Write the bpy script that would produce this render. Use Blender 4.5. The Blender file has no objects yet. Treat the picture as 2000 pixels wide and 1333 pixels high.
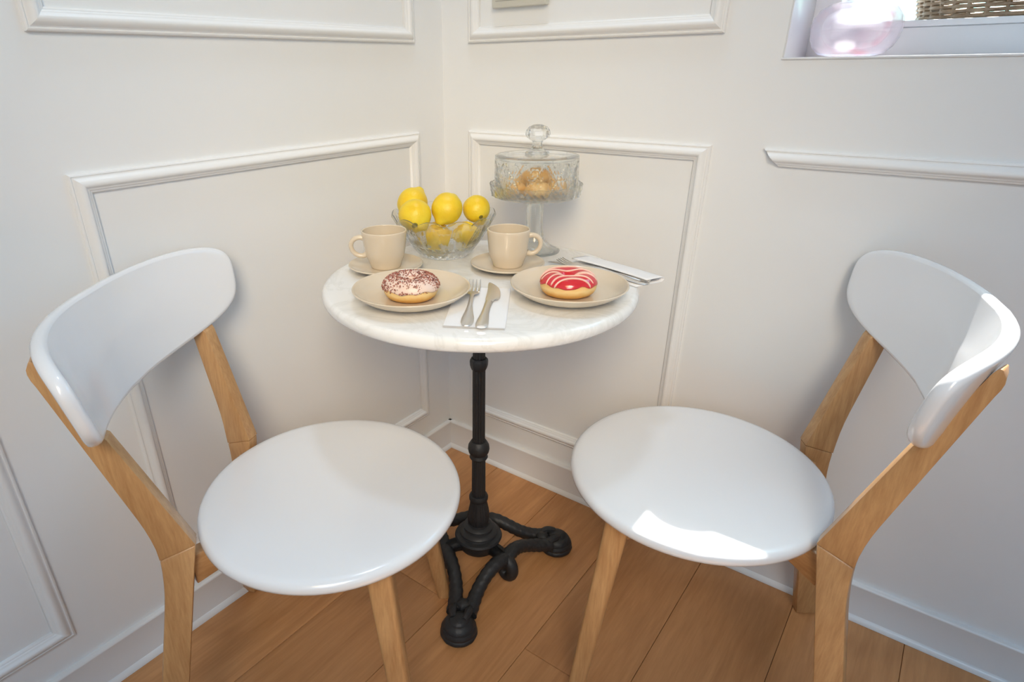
import bpy, bmesh, math, random
from mathutils import Vector, Matrix
random.seed(7)
PI = math.pi
sc = bpy.context.scene
COL = sc.collection

# ------------------------------------------------------------ camera
def make_camera():
    F, PX, PY = 1197.8096, -101.38, 39.37
    pitch, yaw, roll = map(math.radians, (25.569, 38.4158, -0.6702))
    fw = Vector((-math.sin(yaw)*math.cos(pitch), math.cos(yaw)*math.cos(pitch), -math.sin(pitch)))
    r = Vector((math.cos(yaw), math.sin(yaw), 0)); u = r.cross(fw)
    r2 = math.cos(roll)*r + math.sin(roll)*u
    u2 = -math.sin(roll)*r + math.cos(roll)*u
    cd = bpy.data.cameras.new('camera'); co = bpy.data.objects.new('camera', cd); COL.objects.link(co)
    m = Matrix((r2, u2, -fw)).transposed().to_4x4(); m.translation = (1.0688, -1.2925, 1.0945)
    co.matrix_world = m
    cd.sensor_width = 36; cd.lens = F*36/2000
    cd.shift_x = -PX/2000; cd.shift_y = PY/2000
    cd.clip_start = 0.02; cd.clip_end = 200
    sc.camera = co
make_camera()

# ------------------------------------------------------------ world, sun, lights, exposure
w = bpy.data.worlds.new('world'); sc.world = w; w.use_nodes = True
nt = w.node_tree; bg = nt.nodes['Background']
sky = nt.nodes.new('ShaderNodeTexSky'); sky.sky_type = 'NISHITA'; sky.sun_disc = False
sky.sun_elevation = math.radians(53); sky.sun_rotation = 0
tint = nt.nodes.new('ShaderNodeMix'); tint.data_type = 'RGBA'; tint.blend_type = 'MULTIPLY'; tint.inputs[0].default_value = 1.0
tint.inputs[7].default_value = (0.50, 0.92, 1.0, 1)
nt.links.new(sky.outputs[0], tint.inputs[6]); nt.links.new(tint.outputs[2], bg.inputs[0]); bg.inputs[1].default_value = 0.70

def light(name, kind, loc, energy, color, aim=None, size=1.0, size_y=None, spread=None):
    l = bpy.data.lights.new(name, kind); o = bpy.data.objects.new(name, l); COL.objects.link(o)
    o.location = loc; l.energy = energy; l.color = color
    if kind == 'AREA':
        l.size = size
        if size_y: l.shape = 'RECTANGLE'; l.size_y = size_y
    if aim is not None:
        o.rotation_euler = (Vector(aim)-Vector(loc)).to_track_quat('-Z', 'Y').to_euler()
    return o
sun = light('sun', 'SUN', (0.9, 2, 3.5), 14.0, (1.0, 0.95, 0.88), aim=(0.9, 2-0.594, 3.5-0.804))
sun.data.angle = math.radians(0.6)
# added cool fill light under the ceiling, facing down, out of view
light('overhead_fill', 'AREA', (2.0, -2.2, 2.5), 25, (0.445, 0.685, 1.0), aim=(2.0, -2.2, 0), size=1.0)
def spot(name, loc, energy, color, aim, deg, soft):
    o = light(name, 'SPOT', loc, energy, color, aim=aim)
    o.data.spot_size = math.radians(deg); o.data.spot_blend = 1.0; o.data.shadow_soft_size = soft
# added fill spots: one above the corner, two unseen ones behind the camera
spot('corner_fill', (0.3, -0.3, 2.5), 21, (0.66, 0.82, 1.0), (0.3, -0.3, 0), 110, 0.10)
spot('warm_fill', (1.5, -1.9, 2.0), 131, (1.0, 0.716, 0.317), (0.15, -0.15, 0.6), 50, 0.5)
spot('soft_fill', (1.7, -2.2, 1.5), 39, (0.90, 0.92, 1.0), (0.12, -0.12, 0.6), 46, 0.4)
sc.view_settings.view_transform = 'Standard'; sc.view_settings.look = 'None'
sc.view_settings.gamma = 1.0; sc.view_settings.use_curve_mapping = False
sc.view_settings.exposure = 0.0

# ------------------------------------------------------------ materials
def mat(name, col, rough=0.5, **k):
    m = bpy.data.materials.new(name); m.use_nodes = True
    b = m.node_tree.nodes['Principled BSDF']
    b.inputs['Base Color'].default_value = (*col, 1); b.inputs['Roughness'].default_value = rough
    for n, v in k.items(): b.inputs[n.replace('_', ' ')].default_value = v
    return m, m.node_tree, b
def N(nt, t, **k):
    n = nt.nodes.new(t)
    for a, v in k.items(): setattr(n, a, v)
    return n
def ramp(nt, fac, stops):
    r = nt.nodes.new('ShaderNodeValToRGB'); e = r.color_ramp.elements
    e[0].position = stops[0][0]; e[0].color = (*stops[0][1], 1)
    e[1].position = stops[-1][0]; e[1].color = (*stops[-1][1], 1)
    for p, c in stops[1:-1]:
        x = e.new(p); x.color = (*c, 1)
    nt.links.new(fac, r.inputs[0]); return r
def coords(nt, scale=(1, 1, 1), rot=(0, 0, 0), kind='Object'):
    tc = N(nt, 'ShaderNodeTexCoord'); mp = N(nt, 'ShaderNodeMapping')
    mp.inputs['Scale'].default_value = scale; mp.inputs['Rotation'].default_value = rot
    nt.links.new(tc.outputs[kind], mp.inputs[0]); return mp.outputs[0]
def noise(nt, vec, scale, detail=4, rough=0.5, dist=0.0):
    n = N(nt, 'ShaderNodeTexNoise'); n.inputs['Scale'].default_value = scale
    n.inputs['Detail'].default_value = detail; n.inputs['Roughness'].default_value = rough
    n.inputs['Distortion'].default_value = dist
    if vec is not None: nt.links.new(vec, n.inputs['Vector'])
    return n.outputs['Fac']
def bump(nt, b, fac, strength, dist=0.002):
    bp = N(nt, 'ShaderNodeBump'); bp.inputs['Strength'].default_value = strength
    bp.inputs['Distance'].default_value = dist
    nt.links.new(fac, bp.inputs['Height']); nt.links.new(bp.outputs[0], b.inputs['Normal'])

def wall_material():
    m, nt, b = mat('wall_paint', (0.89, 0.89, 0.88), 0.5)
    f = noise(nt, coords(nt), 3.0, 3)
    r = ramp(nt, f, [(0.3, (0.88, 0.88, 0.87)), (0.7, (0.90, 0.90, 0.89))])
    nt.links.new(r.outputs[0], b.inputs['Base Color'])
    bump(nt, b, noise(nt, coords(nt), 220, 2), 0.08, 0.0006)
    return m
M_WALL = wall_material()
M_TRIM = mat('trim_paint', (0.90, 0.895, 0.88), 0.35)[0]
M_BASE = mat('baseboard_paint', (0.78, 0.755, 0.735), 0.35)[0]
M_BEAD = mat('baseboard_bead', (0.85, 0.84, 0.82), 0.3)[0]
M_CEIL = mat('ceiling_paint', (0.90, 0.90, 0.89), 0.7)[0]
M_PVC = mat('window_frame_white', (0.86, 0.86, 0.87), 0.25)[0]

def wood(name, dark, light_, rot=(0, 0, 0), rough=0.42, rnd=False, scale=(14, 14, 1.1), coat=0.25):
    m, nt, b = mat(name, light_, rough, Coat_Weight=coat, Coat_Roughness=0.25)
    v = coords(nt, scale, rot)
    if rnd:
        oi = N(nt, 'ShaderNodeObjectInfo'); ad = N(nt, 'ShaderNodeVectorMath', operation='ADD')
        ml = N(nt, 'ShaderNodeMath', operation='MULTIPLY'); ml.inputs[1].default_value = 37.0
        nt.links.new(oi.outputs['Random'], ml.inputs[0])
        nt.links.new(v, ad.inputs[0]); nt.links.new(ml.outputs[0], ad.inputs[1]); v = ad.outputs[0]
    f1 = noise(nt, v, 1.6, 5, 0.55, 1.2)
    f2 = noise(nt, v, 14.0, 3, 0.6, 0.2)
    mx = N(nt, 'ShaderNodeMix', data_type='FLOAT'); mx.inputs[0].default_value = 0.35
    nt.links.new(f1, mx.inputs[2]); nt.links.new(f2, mx.inputs[3])
    mid = tuple((a+c)/2 for a, c in zip(dark, light_))
    r = ramp(nt, mx.outputs[0], [(0.30, dark), (0.48, mid), (0.66, light_)])
    out = r.outputs[0]
    if rnd:
        hs = N(nt, 'ShaderNodeHueSaturation')
        mr = N(nt, 'ShaderNodeMapRange'); mr.inputs[3].default_value = 0.92; mr.inputs[4].default_value = 1.06
        nt.links.new(oi.outputs['Random'], mr.inputs[0]); nt.links.new(mr.outputs[0], hs.inputs['Value'])
        nt.links.new(out, hs.inputs['Color']); out = hs.outputs[0]
    nt.links.new(out, b.inputs['Base Color'])
    bump(nt, b, f2, 0.12, 0.0008)
    return m
M_LEG = wood('oiled_oak_upright', (0.42, 0.205, 0.075), (0.66, 0.385, 0.170), scale=(22, 22, 1.5), coat=0.4)
M_LEGX = wood('oiled_oak_cross', (0.42, 0.205, 0.075), (0.66, 0.385, 0.170), scale=(3, 3, 16))
M_PLANK = wood('oak_plank', (0.44, 0.195, 0.066), (0.64, 0.315, 0.125), rnd=True, scale=(11, 0.9, 11), rough=0.42, coat=0.1)
M_GAP = mat('plank_joint', (0.22, 0.11, 0.05), 0.8)[0]
M_LACQ = mat('white_lacquer', (0.87, 0.88, 0.90), 0.22, Coat_Weight=0.5, Coat_Roughness=0.08)[0]

def marble():
    m, nt, b = mat('white_marble', (0.90, 0.90, 0.89), 0.12, Coat_Weight=0.3, Coat_Roughness=0.05)
    v = coords(nt, (1, 1.6, 1), (0, 0, 0.5))
    f = noise(nt, v, 5.0, 8, 0.62, 1.6)
    g = noise(nt, v, 2.4, 4, 0.5, 0.5)
    r1 = ramp(nt, f, [(0.455, (1, 1, 1)), (0.497, (0.90, 0.90, 0.89)), (0.54, (1, 1, 1))])
    r2 = ramp(nt, g, [(0.35, (0.88, 0.88, 0.87)), (0.7, (0.92, 0.92, 0.915))])
    mx = N(nt, 'ShaderNodeMix', data_type='RGBA', blend_type='MULTIPLY'); mx.inputs[0].default_value = 0.8
    nt.links.new(r2.outputs[0], mx.inputs[6]); nt.links.new(r1.outputs[0], mx.inputs[7])
    nt.links.new(mx.outputs[2], b.inputs['Base Color'])
    return m
M_MARBLE = marble()
def iron():
    m, nt, b = mat('black_cast_iron', (0.016, 0.017, 0.019), 0.5)
    bump(nt, b, noise(nt, coords(nt), 160, 4), 0.35, 0.002)
    return m
M_IRON = iron()
M_CERAMIC = mat('beige_stoneware', (0.70, 0.60, 0.465), 0.22, Coat_Weight=0.4, Coat_Roughness=0.08)[0]
M_RIM = mat('pale_glaze_rim', (0.83, 0.76, 0.64), 0.25)[0]
M_STEEL = mat('stainless_steel', (0.80, 0.78, 0.75), 0.28, Metallic=1.0)[0]
def paper():
    m, nt, b = mat('white_paper', (0.88, 0.88, 0.89), 0.85)
    bump(nt, b, noise(nt, coords(nt), 60, 4), 0.2, 0.001)
    return m
M_PAPER = paper()
def dough():
    m, nt, b = mat('fried_dough', (0.8, 0.5, 0.2), 0.55, Subsurface_Weight=0.15, Subsurface_Scale=0.005)
    tc = N(nt, 'ShaderNodeTexCoord'); sx = N(nt, 'ShaderNodeSeparateXYZ'); nt.links.new(tc.outputs['Object'], sx.inputs[0])
    nz = noise(nt, tc.outputs['Object'], 55, 4)
    ad = N(nt, 'ShaderNodeMath', operation='MULTIPLY_ADD'); ad.inputs[1].default_value = 0.012
    nt.links.new(nz, ad.inputs[0]); nt.links.new(sx.outputs[2], ad.inputs[2])
    mr = N(nt, 'ShaderNodeMapRange'); mr.inputs[1].default_value = 0.004; mr.inputs[2].default_value = 0.034
    nt.links.new(ad.outputs[0], mr.inputs[0])
    r = ramp(nt, mr.outputs[0], [(0.0, (0.58, 0.26, 0.05)), (0.35, (0.76, 0.42, 0.11)), (0.62, (0.88, 0.64, 0.30)), (0.9, (0.82, 0.50, 0.18))])
    nt.links.new(r.outputs[0], b.inputs['Base Color'])
    bump(nt, b, noise(nt, tc.outputs['Object'], 140, 4), 0.25, 0.001)
    return m
M_DOUGH = dough()
M_PINK = mat('pale_pink_icing', (0.82, 0.64, 0.55), 0.35)[0]
M_RED = mat('red_berry_icing', (0.62, 0.025, 0.035), 0.16, Coat_Weight=0.6, Coat_Roughness=0.08)[0]
M_DRIZ = mat('pink_white_drizzle', (0.88, 0.55, 0.45), 0.3)[0]
def sprinkle():
    m, nt, b = mat('chocolate_sprinkles', (0.2, 0.06, 0.04), 0.45)
    f = noise(nt, coords(nt), 240, 1)
    r = ramp(nt, f, [(0.35, (0.12, 0.045, 0.035)), (0.48, (0.40, 0.11, 0.08)), (0.6, (0.50, 0.24, 0.17)), (0.72, (0.20, 0.08, 0.06))])
    nt.links.new(r.outputs[0], b.inputs['Base Color']); return m
M_SPRK = sprinkle()
def lemonmat():
    m, nt, b = mat('lemon_peel', (0.86, 0.62, 0.03), 0.38, Subsurface_Weight=0.08, Subsurface_Scale=0.004)
    v = coords(nt)
    r = ramp(nt, noise(nt, v, 18, 3), [(0.3, (0.84, 0.55, 0.012)), (0.7, (0.90, 0.70, 0.045))])
    nt.links.new(r.outputs[0], b.inputs['Base Color'])
    bump(nt, b, noise(nt, v, 330, 2), 0.35, 0.0012)
    return m
M_LEMON = lemonmat()
M_STEM = mat('dried_lemon_stem', (0.20, 0.17, 0.03), 0.8)[0]
def pastry():
    m, nt, b = mat('golden_pastry', (0.8, 0.45, 0.15), 0.5)
    r = ramp(nt, noise(nt, coords(nt), 40, 4), [(0.35, (0.86, 0.46, 0.12)), (0.65, (0.96, 0.70, 0.34))])
    nt.links.new(r.outputs[0], b.inputs['Base Color']); return m
M_PASTRY = pastry()

def glassmat(name, col=(1, 1, 1), rough=0.0, ior=1.5, clear=0.35, tint=None):
    """glass with a share of straight-through transmission, so that lamps light what stands inside it"""
    m = bpy.data.materials.new(name); m.use_nodes = True; nt = m.node_tree; nt.nodes.clear()
    o = N(nt, 'ShaderNodeOutputMaterial'); g = N(nt, 'ShaderNodeBsdfGlass'); t = N(nt, 'ShaderNodeBsdfTransparent')
    g.inputs['Color'].default_value = (*col, 1); g.inputs['Roughness'].default_value = rough; g.inputs['IOR'].default_value = ior
    t.inputs['Color'].default_value = (*(tint or col), 1)
    mx = N(nt, 'ShaderNodeMixShader'); mx.inputs[0].default_value = clear
    nt.links.new(g.outputs[0], mx.inputs[1]); nt.links.new(t.outputs[0], mx.inputs[2]); nt.links.new(mx.outputs[0], o.inputs[0])
    return m
M_GLASS = glassmat('cut_crystal', (0.995, 1.0, 0.995), 0.0, 1.46, 0.22)
M_PANE = glassmat('window_pane', (1, 1, 1), 0.0, 1.1, 0.9)
def vasemat():
    m = bpy.data.materials.new('pink_blown_glass'); m.use_nodes = True; nt = m.node_tree; nt.nodes.clear()
    o = N(nt, 'ShaderNodeOutputMaterial'); g = N(nt, 'ShaderNodeBsdfGlass'); t = N(nt, 'ShaderNodeBsdfTransparent'); d = N(nt, 'ShaderNodeBsdfTranslucent')
    f = noise(nt, coords(nt, (1, 1, 1.5)), 9, 3, 0.5, 0.6)
    r = ramp(nt, f, [(0.50, (0.97, 0.955, 0.975)), (0.68, (0.98, 0.70, 0.74))])
    for n in (g, t, d): nt.links.new(r.outputs[0], n.inputs['Color'])
    g.inputs['IOR'].default_value = 1.3; g.inputs['Roughness'].default_value = 0.08
    a = N(nt, 'ShaderNodeMixShader'); a.inputs[0].default_value = 0.45
    b = N(nt, 'ShaderNodeMixShader'); b.inputs[0].default_value = 0.10
    nt.links.new(g.outputs[0], a.inputs[1]); nt.links.new(t.outputs[0], a.inputs[2])
    nt.links.new(a.outputs[0], b.inputs[1]); nt.links.new(d.outputs[0], b.inputs[2]); nt.links.new(b.outputs[0], o.inputs[0])
    return m
M_VASE = vasemat()
def wicker():
    m, nt, b = mat('wicker', (0.36, 0.24, 0.14), 0.35, Coat_Weight=0.4, Coat_Roughness=0.15)
    r = ramp(nt, noise(nt, coords(nt), 30, 4), [(0.3, (0.20, 0.12, 0.06)), (0.7, (0.50, 0.37, 0.24))])
    nt.links.new(r.outputs[0], b.inputs['Base Color']); return m
M_WICK = wicker()
M_PLASTIC = mat('cream_plastic', (0.70, 0.68, 0.60), 0.35)[0]

# ------------------------------------------------------------ mesh helpers
def obj(name, bm, m, parent=None, loc=None, smooth=40, kind=None):
    if smooth:
        lim = math.radians(smooth)
        for f in bm.faces: f.smooth = True
        for e in bm.edges:
            if len(e.link_faces) == 2 and e.calc_face_angle(0) > lim: e.smooth = False
    me = bpy.data.meshes.new(name); bm.to_mesh(me); bm.free()
    if m: me.materials.append(m)
    o = bpy.data.objects.new(name, me); COL.objects.link(o)
    if parent: o.parent = parent
    if loc is not None: o.location = loc
    if kind: o['kind'] = kind
    return o
def empty(name, loc=(0, 0, 0), rz=0.0):
    o = bpy.data.objects.new(name, None); COL.objects.link(o); o.location = loc; o.rotation_euler = (0, 0, rz)
    o.empty_display_size = 0.05; return o
def tag(o, label, cat, group=None):
    o['label'] = label; o['category'] = cat
    if group: o['group'] = group
    return o
def box(bm, x0, x1, y0, y1, z0, z1, bev=0.0):
    t = bmesh.new(); bmesh.ops.create_cube(t, size=1)
    for v in t.verts: v.co = Vector(((x0+x1)/2+v.co.x*(x1-x0), (y0+y1)/2+v.co.y*(y1-y0), (z0+z1)/2+v.co.z*(z1-z0)))
    if bev: bmesh.ops.bevel(t, geom=t.edges[:], offset=bev, segments=2, profile=0.5, affect='EDGES')
    join(bm, t)
def join(bm, t, M=None):
    if M is not None: t.transform(M)
    me = bpy.data.meshes.new('tmp'); t.to_mesh(me); t.free(); bm.from_mesh(me); bpy.data.meshes.remove(me)
def grid(bm, pts, close_u=False, close_v=False, flip=False):
    """pts[i][j] -> quads"""
    V = [[bm.verts.new(p) for p in row] for row in pts]
    n, k = len(V), len(V[0])
    for i in range(n if close_u else n-1):
        for j in range(k if close_v else k-1):
            a, b, c, d = V[i][j], V[(i+1) % n][j], V[(i+1) % n][(j+1) % k], V[i][(j+1) % k]
            q = []
            for x in ((a, d, c, b) if flip else (a, b, c, d)):
                if x not in q: q.append(x)
            if len(q) > 2: bm.faces.new(q)
    return V
def lathe(bm, prof, seg=64, f=None, M=None):
    """prof: list of (r, z); r = 0 gives poles. f(theta, i, r, z) -> (r, z)"""
    t = bmesh.new(); rows = []
    for i, (r, z) in enumerate(prof):
        if r <= 1e-6: rows.append([t.verts.new((0, 0, z))]); continue
        row = []
        for s in range(seg):
            a = 2*PI*s/seg; rr, zz = f(a, i, r, z) if f else (r, z)
            row.append(t.verts.new((rr*math.cos(a), rr*math.sin(a), zz)))
        rows.append(row)
    for A, B in zip(rows, rows[1:]):
        for s in range(seg):
            n = (s+1) % seg
            if len(A) == 1 and len(B) == 1: continue
            if len(A) == 1: t.faces.new((A[0], B[n], B[s]))
            elif len(B) == 1: t.faces.new((A[s], A[n], B[0]))
            else: t.faces.new((A[s], A[n], B[n], B[s]))
    bmesh.ops.recalc_face_normals(t, faces=t.faces[:])
    join(bm, t, M)
def tube(bm, pts, rad, seg=10, f=None, closed=False):
    """sweep a circle of radius rad (number or list) along pts"""
    pts = [Vector(p) for p in pts]; n = len(pts)
    rads = rad if isinstance(rad, (list, tuple)) else [rad]*n
    t = bmesh.new(); rows = []; up = None
    for i, p in enumerate(pts):
        if closed: d = (pts[(i+1) % n]-pts[i-1]).normalized()
        else: d = (pts[min(i+1, n-1)]-pts[max(i-1, 0)]).normalized()
        if up is None:
            up = Vector((0, 0, 1)) if abs(d.z) < 0.9 else Vector((1, 0, 0))
        side = d.cross(up).normalized(); up = side.cross(d).normalized()
        row = []
        for s in range(seg):
            a = 2*PI*s/seg; rr = rads[i]*(f(a, i/(n-1)) if f else 1)
            row.append(t.verts.new(p+side*(rr*math.cos(a))+up*(rr*math.sin(a))))
        rows.append(row)
    for i in range(n if closed else n-1):
        A, B = rows[i], rows[(i+1) % n]
        for s in range(seg):
            q = (s+1) % seg; t.faces.new((A[s], A[q], B[q], B[s]))
    if not closed:
        t.faces.new(rows[0][::-1]); t.faces.new(rows[-1])
    bmesh.ops.recalc_face_normals(t, faces=t.faces[:])
    join(bm, t)
def prism(A, B, bev=0.0, seg=2, ang=25):
    """solid between two matching polygons"""
    t = bmesh.new(); va = [t.verts.new(p) for p in A]; vb = [t.verts.new(p) for p in B]; n = len(va)
    t.faces.new(va[::-1]); t.faces.new(vb)
    for i in range(n): t.faces.new((va[i], va[(i+1) % n], vb[(i+1) % n], vb[i]))
    bmesh.ops.recalc_face_normals(t, faces=t.faces[:])
    if bev:
        es = [e for e in t.edges if e.calc_face_angle(0) > math.radians(ang)]
        bmesh.ops.bevel(t, geom=es, offset=bev, segments=seg, profile=0.5, affect='EDGES', clamp_overlap=True)
    return t

# ------------------------------------------------------------ the room shell
X1, Y1, H, TH = 3.3, -3.4, 2.6, 0.38
WX0, WX1, WZ0, WZ1 = 0.7731, 1.75, 1.102, 2.05
b = bmesh.new(); box(b, -TH, X1+TH, Y1-TH, TH, -0.12, -0.010)
floor = obj('floor', b, M_GAP, kind='structure', smooth=0)
PW, PL, G = 0.207, 1.25, 0.00045
def plank(x0, x1, y0, y1):
    b = bmesh.new(); box(b, x0+G, x1-G, y0+G, y1-G, -0.010, 0.0, 0.0)
    top = [e for e in b.edges if all(v.co.z > -0.001 for v in e.verts)]
    bmesh.ops.bevel(b, geom=top, offset=0.0008, segments=1, affect='EDGES')
    o = obj('plank', b, M_PLANK, floor, smooth=0); return o
offs = {0: -1.24, 1: -0.512, 2: -1.10, 3: -0.512, 4: -1.20, 5: -1.15, 6: -0.95}
i = -1
while 0.199-PW*2+i*PW < X1:
    x0 = 0.199-PW+i*PW; y = offs.get(i, -0.3-((i*0.47) % 1.0))+PL*1; k = 0
    while y > Y1:
        a, c = max(y-PL, Y1), min(y, 0.0)
        if c-a > 0.02: plank(max(x0, 0.0), min(x0+PW, X1), a, c) if min(x0+PW, X1)-max(x0, 0.0) > 0.01 else None
        y -= PL
    i += 1

b = bmesh.new(); box(b, -TH, 0, Y1, TH, -0.010, H); obj('wall_left', b, M_WALL, kind='structure', smooth=0)
b = bmesh.new()
box(b, 0, WX0, 0, TH, -0.010, H); box(b, WX1, X1, 0, TH, -0.010, H)
box(b, WX0, WX1, 0, TH, -0.010, WZ0); box(b, WX0, WX1, 0, TH, WZ1, H)
obj('wall_right', b, M_WALL, kind='structure', smooth=0)
b = bmesh.new(); box(b, X1, X1+TH, Y1, TH, -0.010, H); obj('wall_far', b, M_WALL, kind='structure', smooth=0)
b = bmesh.new(); box(b, -TH, X1+TH, Y1-TH, Y1, -0.010, H); obj('wall_near', b, M_WALL, kind='structure', smooth=0)
b = bmesh.new(); box(b, -TH, X1+TH, Y1-TH, TH, H, H+0.15); obj('ceiling', b, M_CEIL, kind='structure', smooth=0)

def sweep(parent, name, prof, P0, P1, uaxis, naxis, m, mitre=(0, 0)):
    """profile (u, n) swept P0->P1; u along uaxis, n out of the wall; mitre shifts the ends by u"""
    d = (Vector(P1)-Vector(P0)).normalized(); ua, na = Vector(uaxis), Vector(naxis)
    A = [Vector(P0)+ua*u+na*n+d*(u*mitre[0]) for u, n in prof]
    B = [Vector(P1)+ua*u+na*n-d*(u*mitre[1]) for u, n in prof]
    t = prism(A, B)
    return obj(name, t, m, parent, smooth=50)
def arc_prof(pts, k=3):
    out = []
    for i in range(len(pts)):
        out.append(pts[i])
    return out
MP = [(0, 0), (0, 0.0060), (0.0015, 0.0075), (0.0040, 0.0078), (0.0050, 0.0064), (0.0065, 0.0068), (0.0085, 0.0098), (0.0115, 0.0128),
      (0.0150, 0.0143), (0.0185, 0.0140), (0.0210, 0.0122), (0.0225, 0.0096), (0.0245, 0.0088), (0.0262, 0.0082), (0.0272, 0.0062), (0.0290, 0.0058), (0.0312, 0.0040), (0.0318, 0)]
tn = [0]
def frame_on(wall, a0, a1, z0, z1, sides='tblr'):
    tn[0] += 1
    e = empty('trim_%d' % tn[0]); e['kind'] = 'structure'
    if wall == 'L': P = lambda a, z: (0, a, z); A = Vector((0, 1, 0)); Nn = (1, 0, 0)
    else: P = lambda a, z: (a, 0, z); A = Vector((1, 0, 0)); Nn = (0, -1, 0)
    Z = Vector((0, 0, 1))
    if 't' in sides: sweep(e, 'moulding_strip', MP, P(a0, z1), P(a1, z1), -Z, Nn, M_TRIM, (1, 1))
    if 'b' in sides: sweep(e, 'moulding_strip', MP, P(a0, z0), P(a1, z0), Z, Nn, M_TRIM, (1, 1))
    if 'l' in sides: sweep(e, 'moulding_strip', MP, P(a0, z0), P(a0, z1), A, Nn, M_TRIM, (1, 1))
    if 'r' in sides: sweep(e, 'moulding_strip', MP, P(a1, z0), P(a1, z1), -A, Nn, M_TRIM, (1, 1))
    return e
ZL0, ZL1, ZU0, ZU1 = 0.1568, 0.9542, 1.1468, 2.3
frame_on('L', -0.9069, -0.1021, ZL0, ZL1)
frame_on('L', -1.9087, -1.1039, ZL0, ZL1)
frame_on('L', -0.9073, -0.1060, ZU0, ZU1)
frame_on('L', -1.9087, -1.1039, ZU0, ZU1)
frame_on('R', 0.0842, 0.6774, ZL0, ZL1)
frame_on('R', 0.0835, 0.6683, ZU0, ZU1)
frame_on('R', 0.7729, 1.95, ZL0, ZL1, 't')

BP = [(0, 0), (0, 0.016), (0.006, 0.0165), (0.010, 0.0145), (0.012, 0.0125), (0.0860, 0.0120), (0.0860, 0)]
BT = [(0.0860, 0), (0.0860, 0.0122), (0.0885, 0.0118), (0.0907, 0.0085), (0.0907, 0)]
def baseboard(name, P0, P1, nrm):
    o = sweep(None, name, BP, P0, P1, (0, 0, 1), nrm, M_BASE); o['kind'] = 'structure'
    sweep(o, 'top_bead', BT, P0, P1, (0, 0, 1), nrm, M_BEAD)
    sweep(o, 'sealant_strip', [(0, 0.0121), (0, 0.021), (0.004, 0.0205), (0.011, 0.0155), (0.0125, 0.0121)], P0, P1, (0, 0, 1), nrm, M_BEAD)
baseboard('baseboard_left', (0, Y1, 0.0005), (0, 0, 0.0005), (1, 0, 0))
baseboard('baseboard_right', (0.0, 0, 0.0005), (X1, 0, 0.0005), (0, -1, 0))

# window in the right wall
win = empty('window_1', (0, 0, 0)); win['kind'] = 'structure'
def wpart(name, *a, m=M_PVC, bev=0.002):
    b = bmesh.new(); box(b, *a, bev); return obj(name, b, m, win, smooth=40)
wpart('window_rail', WX0, WX1, 0.162, 0.375, WZ0, 1.1510)
wpart('rail_lip', WX0, WX1, 0.158, 0.375, 1.1510, 1.1615)
wpart('window_stile', WX0, WX0+0.045, 0.162, 0.20, 1.1615, WZ1)
wpart('window_stile', WX1-0.045, WX1, 0.162, 0.20, 1.1615, WZ1)
wpart('window_head', WX0+0.045, WX1-0.045, 0.162, 0.20, WZ1-0.05, WZ1)
wpart('sash_stile', WX0, WX0+0.03, 0.34, 0.375, 1.1615, WZ1)
wpart('sash_stile', WX1-0.03, WX1, 0.34, 0.375, 1.1615, WZ1)
wpart('pane', WX0+0.03, WX1-0.03, 0.356, 0.360, 1.1615, WZ1, m=M_PANE, bev=0)
wpart('sill_edge', WX0-0.001, WX1, -0.003, 0.162, WZ0-0.0005, WZ0+0.003, bev=0.001)
wpart('jamb_lining', WX0, WX0+0.003, -0.002, 0.162, WZ0+0.003, WZ1, bev=0.0008)

# plate on the right wall, only its lower edge in view
b = bmesh.new(); box(b, 0.157, 0.296, -0.016, -0.0004, 1.213, 1.305, 0.003)
pl = empty('wall_plate', (0, 0, 0)); tag(pl, 'cream plastic wall plate mounted above the cake stand inside the upper panel frame', 'wall plate')
obj('plate_body', b, M_PLASTIC, pl)
b = bmesh.new(); box(b, 0.168, 0.285, -0.019, -0.016, 1.226, 1.292, 0.0012); obj('cover', b, M_PLASTIC, pl)

# ------------------------------------------------------------ bistro table
TX, TY, TZ = 0.3956, -0.3813, 0.73
table = empty('bistro_table', (TX, TY, 0)); tag(table, 'round white marble bistro table on a black cast iron pedestal', 'table')
R = 0.2985
prof = [(0, TZ-0.026), (R-0.018, TZ-0.026)]
for k in range(0, 11):
    a = -PI/2+PI*k/10*0.98
    prof.append((R-0.011+0.011*math.cos(a), TZ-0.013+0.0125*math.sin(a)))
prof += [(R-0.020, TZ-0.0002), (R-0.028, TZ), (0.15, TZ), (0, TZ)]
b = bmesh.new(); lathe(b, prof, 128); obj('tabletop', b, M_MARBLE, table, smooth=60)
b = bmesh.new(); lathe(b, [(0, 0.690), (0.035, 0.690), (0.075, 0.700), (0.078, 0.7035), (0, 0.7035)], 40); obj('mounting_plate', b, M_IRON, table)
def flute(n, d):
    return lambda a, i, r, z: (r-d*(0.5+0.5*math.cos(n*a))**2, z)
b = bmesh.new()
lathe(b, [(0.0130, 0.556), (0.0130, 0.700)], 96, flute(12, 0.0016))
lathe(b, [(0.0138, 0.352), (0.0134, 0.54)], 96, flute(12, 0.0018))
lathe(b, [(0.0158, 0.214), (0.0150, 0.330)], 96, flute(12, 0.0012))
obj('column', b, M_IRON, table)
def rings(name, prof, f=None, seg=64):
    b = bmesh.new(); lathe(b, prof, seg, f); return obj(name, b, M_IRON, table)
rings('collar', [(0, 0.534), (0.0148, 0.534), (0.0168, 0.539), (0.0172, 0.541), (0.0182, 0.544), (0.0186, 0.553), (0.0178, 0.557), (0.0150, 0.560), (0, 0.560)], lambda a, i, r, z: (r*(1+0.03*math.cos(8*a)), z))
rings('collar', [(0, 0.315), (0.0185, 0.315), (0.0205, 0.319), (0.0190, 0.323), (0.0180, 0.326), (0.0222, 0.332), (0.0238, 0.340), (0.0228, 0.349), (0.0190, 0.356), (0.0165, 0.360), (0, 0.361)])
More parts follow.
